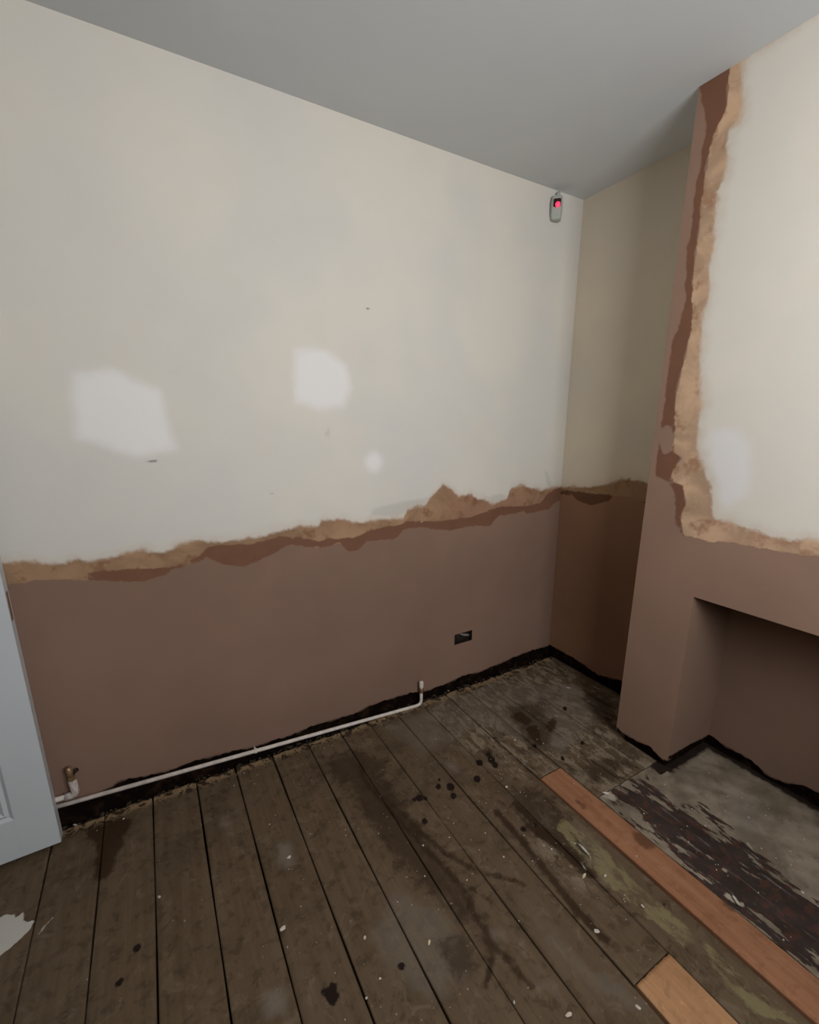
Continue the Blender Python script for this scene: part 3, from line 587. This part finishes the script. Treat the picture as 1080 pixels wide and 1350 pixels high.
bm = bmesh.new(); pts = [corner-dd*.032]+list(bend(corner-dd*.04, corner, vt, .018, 6))+[vt]
tube_bm(bm, pts, .0125, 14); bmobj('elbow', bm, M_dull, sp, True)
bm = bmesh.new(); tube_bm(bm, [vt-np.array([0, 0, .004]), vt+np.array([0, 0, .016])], .0125, 6); o = bmobj('compression_nut', bm, M_brass, sp)
bm = bmesh.new(); tube_bm(bm, [vt+np.array([0, 0, .014]), vt+np.array([-.002, 0, .030]), vt+np.array([-.004, 0, .047]), vt+np.array([-.004, 0, .052])], [.009, .0115, .010, .006], 10); bmobj('tail_cap', bm, M_brass, sp, True)
bm = bmesh.new(); tube_bm(bm, [vt+np.array([.006, 0, .026]), vt+np.array([.020, 0, .034])], .007, 8); bmobj('side_spindle', bm, M_black, sp, True)

# ------------------------------------------------------------------ socket hole
sk = empty('socket_back_box', ((SX0+SX1)/2, 0, SZ0)); tag(sk, 'dark metal socket back box sunk in the bare plaster, faceplate missing', 'socket')
bm = bmesh.new(); w = .002; a0, a1, b0, b1 = SX0+.003, SX1-.003, SZ0+.002, SZ1-.002; dp = .0225
box_bm(bm, (a0, dp-w, b0), (a1, dp, b1)); box_bm(bm, (a0, .002, b0), (a0+w, dp-w, b1)); box_bm(bm, (a1-w, .002, b0), (a1, dp-w, b1)); box_bm(bm, (a0+w, .002, b0), (a1-w, dp-w, b0+w)); box_bm(bm, (a0+w, .002, b1-w), (a1-w, dp-w, b1)); bmobj('metal_box', bm, M_box, sk)
box('fixing_lug', (a0+w, .003, (b0+b1)/2-.004), (a0+.008, .006, (b0+b1)/2+.004), M_box, sk); box('fixing_lug', (a1-.008, .003, (b0+b1)/2-.004), (a1-w, .006, (b0+b1)/2+.004), M_box, sk)
bm = bmesh.new(); pts = [(a0+.04, .018, b1-.008), (a0+.055, .008, b1-.014), (a0+.075, .004, b1-.020), (a0+.092, .006, b1-.024), (a0+.100, .012, b1-.034)]
tube_bm(bm, pts, [.005, .006, .007, .006, .005], 8); c_ = bmobj('cable', bm, M_cable, sk, True); c_['label'] = 'stub of grey cable'


# ------------------------------------------------------------------ alarm sensor
pc = at(738, 274, 1, -.03); px0, pz0 = pc[0], pc[2]
pir = empty('alarm_sensor', (px0, 0, pz0-.05)); tag(pir, 'small motion alarm sensor with a glowing red light, high on the wall near the corner', 'alarm sensor')
bm = bmesh.new()
prof = [(-.050, -.022, .021), (-.046, -.030, .025), (-.02, -.040, .027), (.02, -.044, .027), (.046, -.040, .024), (.050, -.032, .020)]   # z, front y, half width
rows = []
for z, y, hw_ in prof:
    rows.append([bm.verts.new((px0+x_, y_, pz0+z)) for x_, y_ in ((-hw_, -.004), (-hw_, y+.010), (-hw_*.72, y), (hw_*.72, y), (hw_, y+.010), (hw_, -.004))])
for a, b in zip(rows, rows[1:]):
    for q in range(6): bm.faces.new((a[q], a[(q+1) % 6], b[(q+1) % 6], b[q]))
bm.faces.new(rows[0][::-1]); bm.faces.new(rows[-1]); bmesh.ops.recalc_face_normals(bm, faces=bm.faces); bmobj('housing', bm, M_pir, pir)
bm = bmesh.new(); box_bm(bm, (px0-.016, -.0475, pz0-.002), (px0+.018, -.040, pz0+.032), .003); ln = bmobj('lens_window', bm, M_lens, pir); ln['label'] = 'dark window'
bm = bmesh.new(); bmesh.ops.create_uvsphere(bm, u_segments=16, v_segments=10, radius=.0115)
for v in bm.verts: v.co = Vector((v.co.x+px0+.004, v.co.y*.45-.047, v.co.z+pz0+.006))
bmobj('red_light', bm, M_led, pir, True)
bm = bmesh.new(); tube_bm(bm, [(px0+.004, -.012, pz0+.048), (px0+.006, -.012, pz0+.062), (px0+.006, -.004, pz0+.066)], [.012, .010, .010], 10); bmobj('bracket', bm, M_pir, pir, True)

pir.rotation_euler[2] = 0
for o_ in list(pir.children):
    Rz = Matrix.Translation((px0, -.008, 0)) @ Matrix.Rotation(math.radians(-42), 4, 'Z') @ Matrix.Translation((-px0, .008, 0)); o_.data.transform(Rz)
# ------------------------------------------------------------------ loose pieces on the floor
def chunk(px, py, size, label, mat=M_crumb, name='plaster_chunk', st=(1, .7, .45), seed=0, z=0, ang=None, group=None):
    rr = random.Random(seed+int(px)); p = at(px, py, 2, z); bm = bmesh.new(); bmesh.ops.create_icosphere(bm, subdivisions=2, radius=1)
    R = Matrix.Rotation(rr.uniform(0, 6.28) if ang is None else ang, 3, 'Z')
    for v in bm.verts:
        j = rr.uniform(.72, 1.15); c_ = Vector((v.co.x*st[0]*j, v.co.y*st[1]*j, max(v.co.z, -.6)*st[2]*j))*size*.68; v.co = R @ c_
    lo = min(v.co.z for v in bm.verts)
    for v in bm.verts: v.co.z -= lo
    o = bmobj(name, bm, mat); o.location = (p[0], p[1], z+.0005); tag(o, label, 'rubble' if name != 'wood_sliver' else 'wood', group); return o
chunk(373, 1225, .0125, 'largest pale plaster chip lying on a board seam at the lower left of centre')
chunk(381, 1131, .011, 'whitish plaster lump in a dusty patch left of centre', seed=2)
chunk(566, 1243, .010, 'pale oval chip on the boards at the lower centre', M_crumby, st=(1.2, .5, .3), seed=3)
chunk(481, 1237, .008, 'small bright chip lower centre, left of the pale oval chip', seed=4)
chunk(668, 1038, .0095, 'round whitish chip just left of the end of the long orange board', seed=5)
chunk(210, 1183, .008, 'small pale chip on the left-hand boards', seed=6)
chunk(798, 1155, .008, 'white chip on the green-stained board', seed=7)
chunk(770, 1155, .012, 'yellowish splinter on the dark boards left of the green stain', M_crumby, 'wood_sliver', (1.5, .5, .25), 8)
chunk(847, 1195, .008, 'cream chip on the edge of the olive stain', seed=9)
chunk(787, 1228, .010, 'flat grey-white flake between the short orange board and the seam above it', st=(1.2, .8, .15), seed=10)
chunk(841, 1328, .009, 'white flake at the bottom, left of the short orange board', st=(1.2, .7, .2), seed=11)
chunk(750, 1338, .010, 'flat pale flake at the bottom edge right of centre', st=(1.3, .7, .15), seed=12)
chunk(970, 1187, .013, 'spiky white plaster splash on the right edge of the long orange board', st=(1.6, .5, .3), seed=13)
chunk(799, 1046, .013, 'cream mortar lump at the corner of the hearth beside the long orange board', st=(1.4, .7, .3), seed=14)
chunk(1058, 1177, .008, 'white chip on the black residue of the hearth at the right edge', seed=15)
chunk(99, 1088, .009, 'pale chip in the dark gap below the pipe, next to the door', st=(1.4, .5, .4), seed=16)
chunk(163, 1080, .007, 'bright chip at the top of the dark wet stain', seed=17)
chunk(558, 1115, .006, 'tiny bright chip in the middle of the floor on the dark streaks', seed=18)
chunk(678, 1322, .006, 'tiny pale chip near the bottom edge on a board seam', seed=19)
chunk(679, 976, .008, 'pale chip on the boards towards the corner', seed=20)
chunk(749, 907, .013, 'flat whitish flake near the corner alcove', st=(1.4, .6, .15), seed=21)
chunk(591, 911, .007, 'pale chip against the wall foot right of the pipe end', seed=22)
bm = bmesh.new()
cl = [(479,981),(599,1085),(592,1105),(525,1189),(616,1160),(483,1316),(697,1302),(501,1290),(228,1214),(335,1034),(318,1090),(325,1098),(692,1102),(727,1120),(718,1115),(702,1135),(908,1111),(1010,1076),(944,1148),(840,1130),(618,950),(612,940),(640,940),(703,932),(718,925),(712,930),(697,939),(708,975),(716,981),(755,1000),(762,998),(745,1000),(785,955),(660,1020),(690,1008),(632,1057),(641,1060),(634,985),(575,975),(566,923),(572,918),(826,1214),(823,1186),(824,1180),(824,1190),(960,1050),(1028,1078),(930,1090),(1042,1140),(410,1100),(300,1070),(560,1155),(665,1130),(640,1100)]
def at_list(): 
    for px, py in cl:
        p = at(px+random.uniform(-1, 1), py+random.uniform(-1, 1), 2, 0); yield (p[0], p[1], .0015)
it = at_list()
rubble(bm, len(cl), lambda: next(it), .0014, .0034)
def rz():
    k_ = random.random()
    if k_ < .4: return (random.uniform(-1.1, -.1), random.uniform(-.8, -.1), .001) if True else None
    if k_ < .6: return (random.uniform(-2.4, -.3), -float(fend(random.uniform(-2.4, -.3)))-random.uniform(.01, .10), .001)
    return (random.uniform(-1.9, -.5), random.uniform(-1.5, -.3), .001)
def rz2():
    while True:
        p = rz()
        if not (p[0] > XB-.02 and p[1] < YB+.02): return p
rubble(bm, 220, rz2, .0008, .0022)
def rh(): return (random.uniform(-.63, -.1), random.uniform(-1.5, -.95), .0)
rubble(bm, 40, rh, .0012, .003)
o = bmobj('plaster_crumbs', bm, M_crumb); tag(o, 'fine pale plaster crumbs scattered over the floorboards and hearth', 'crumbs', kind='stuff')
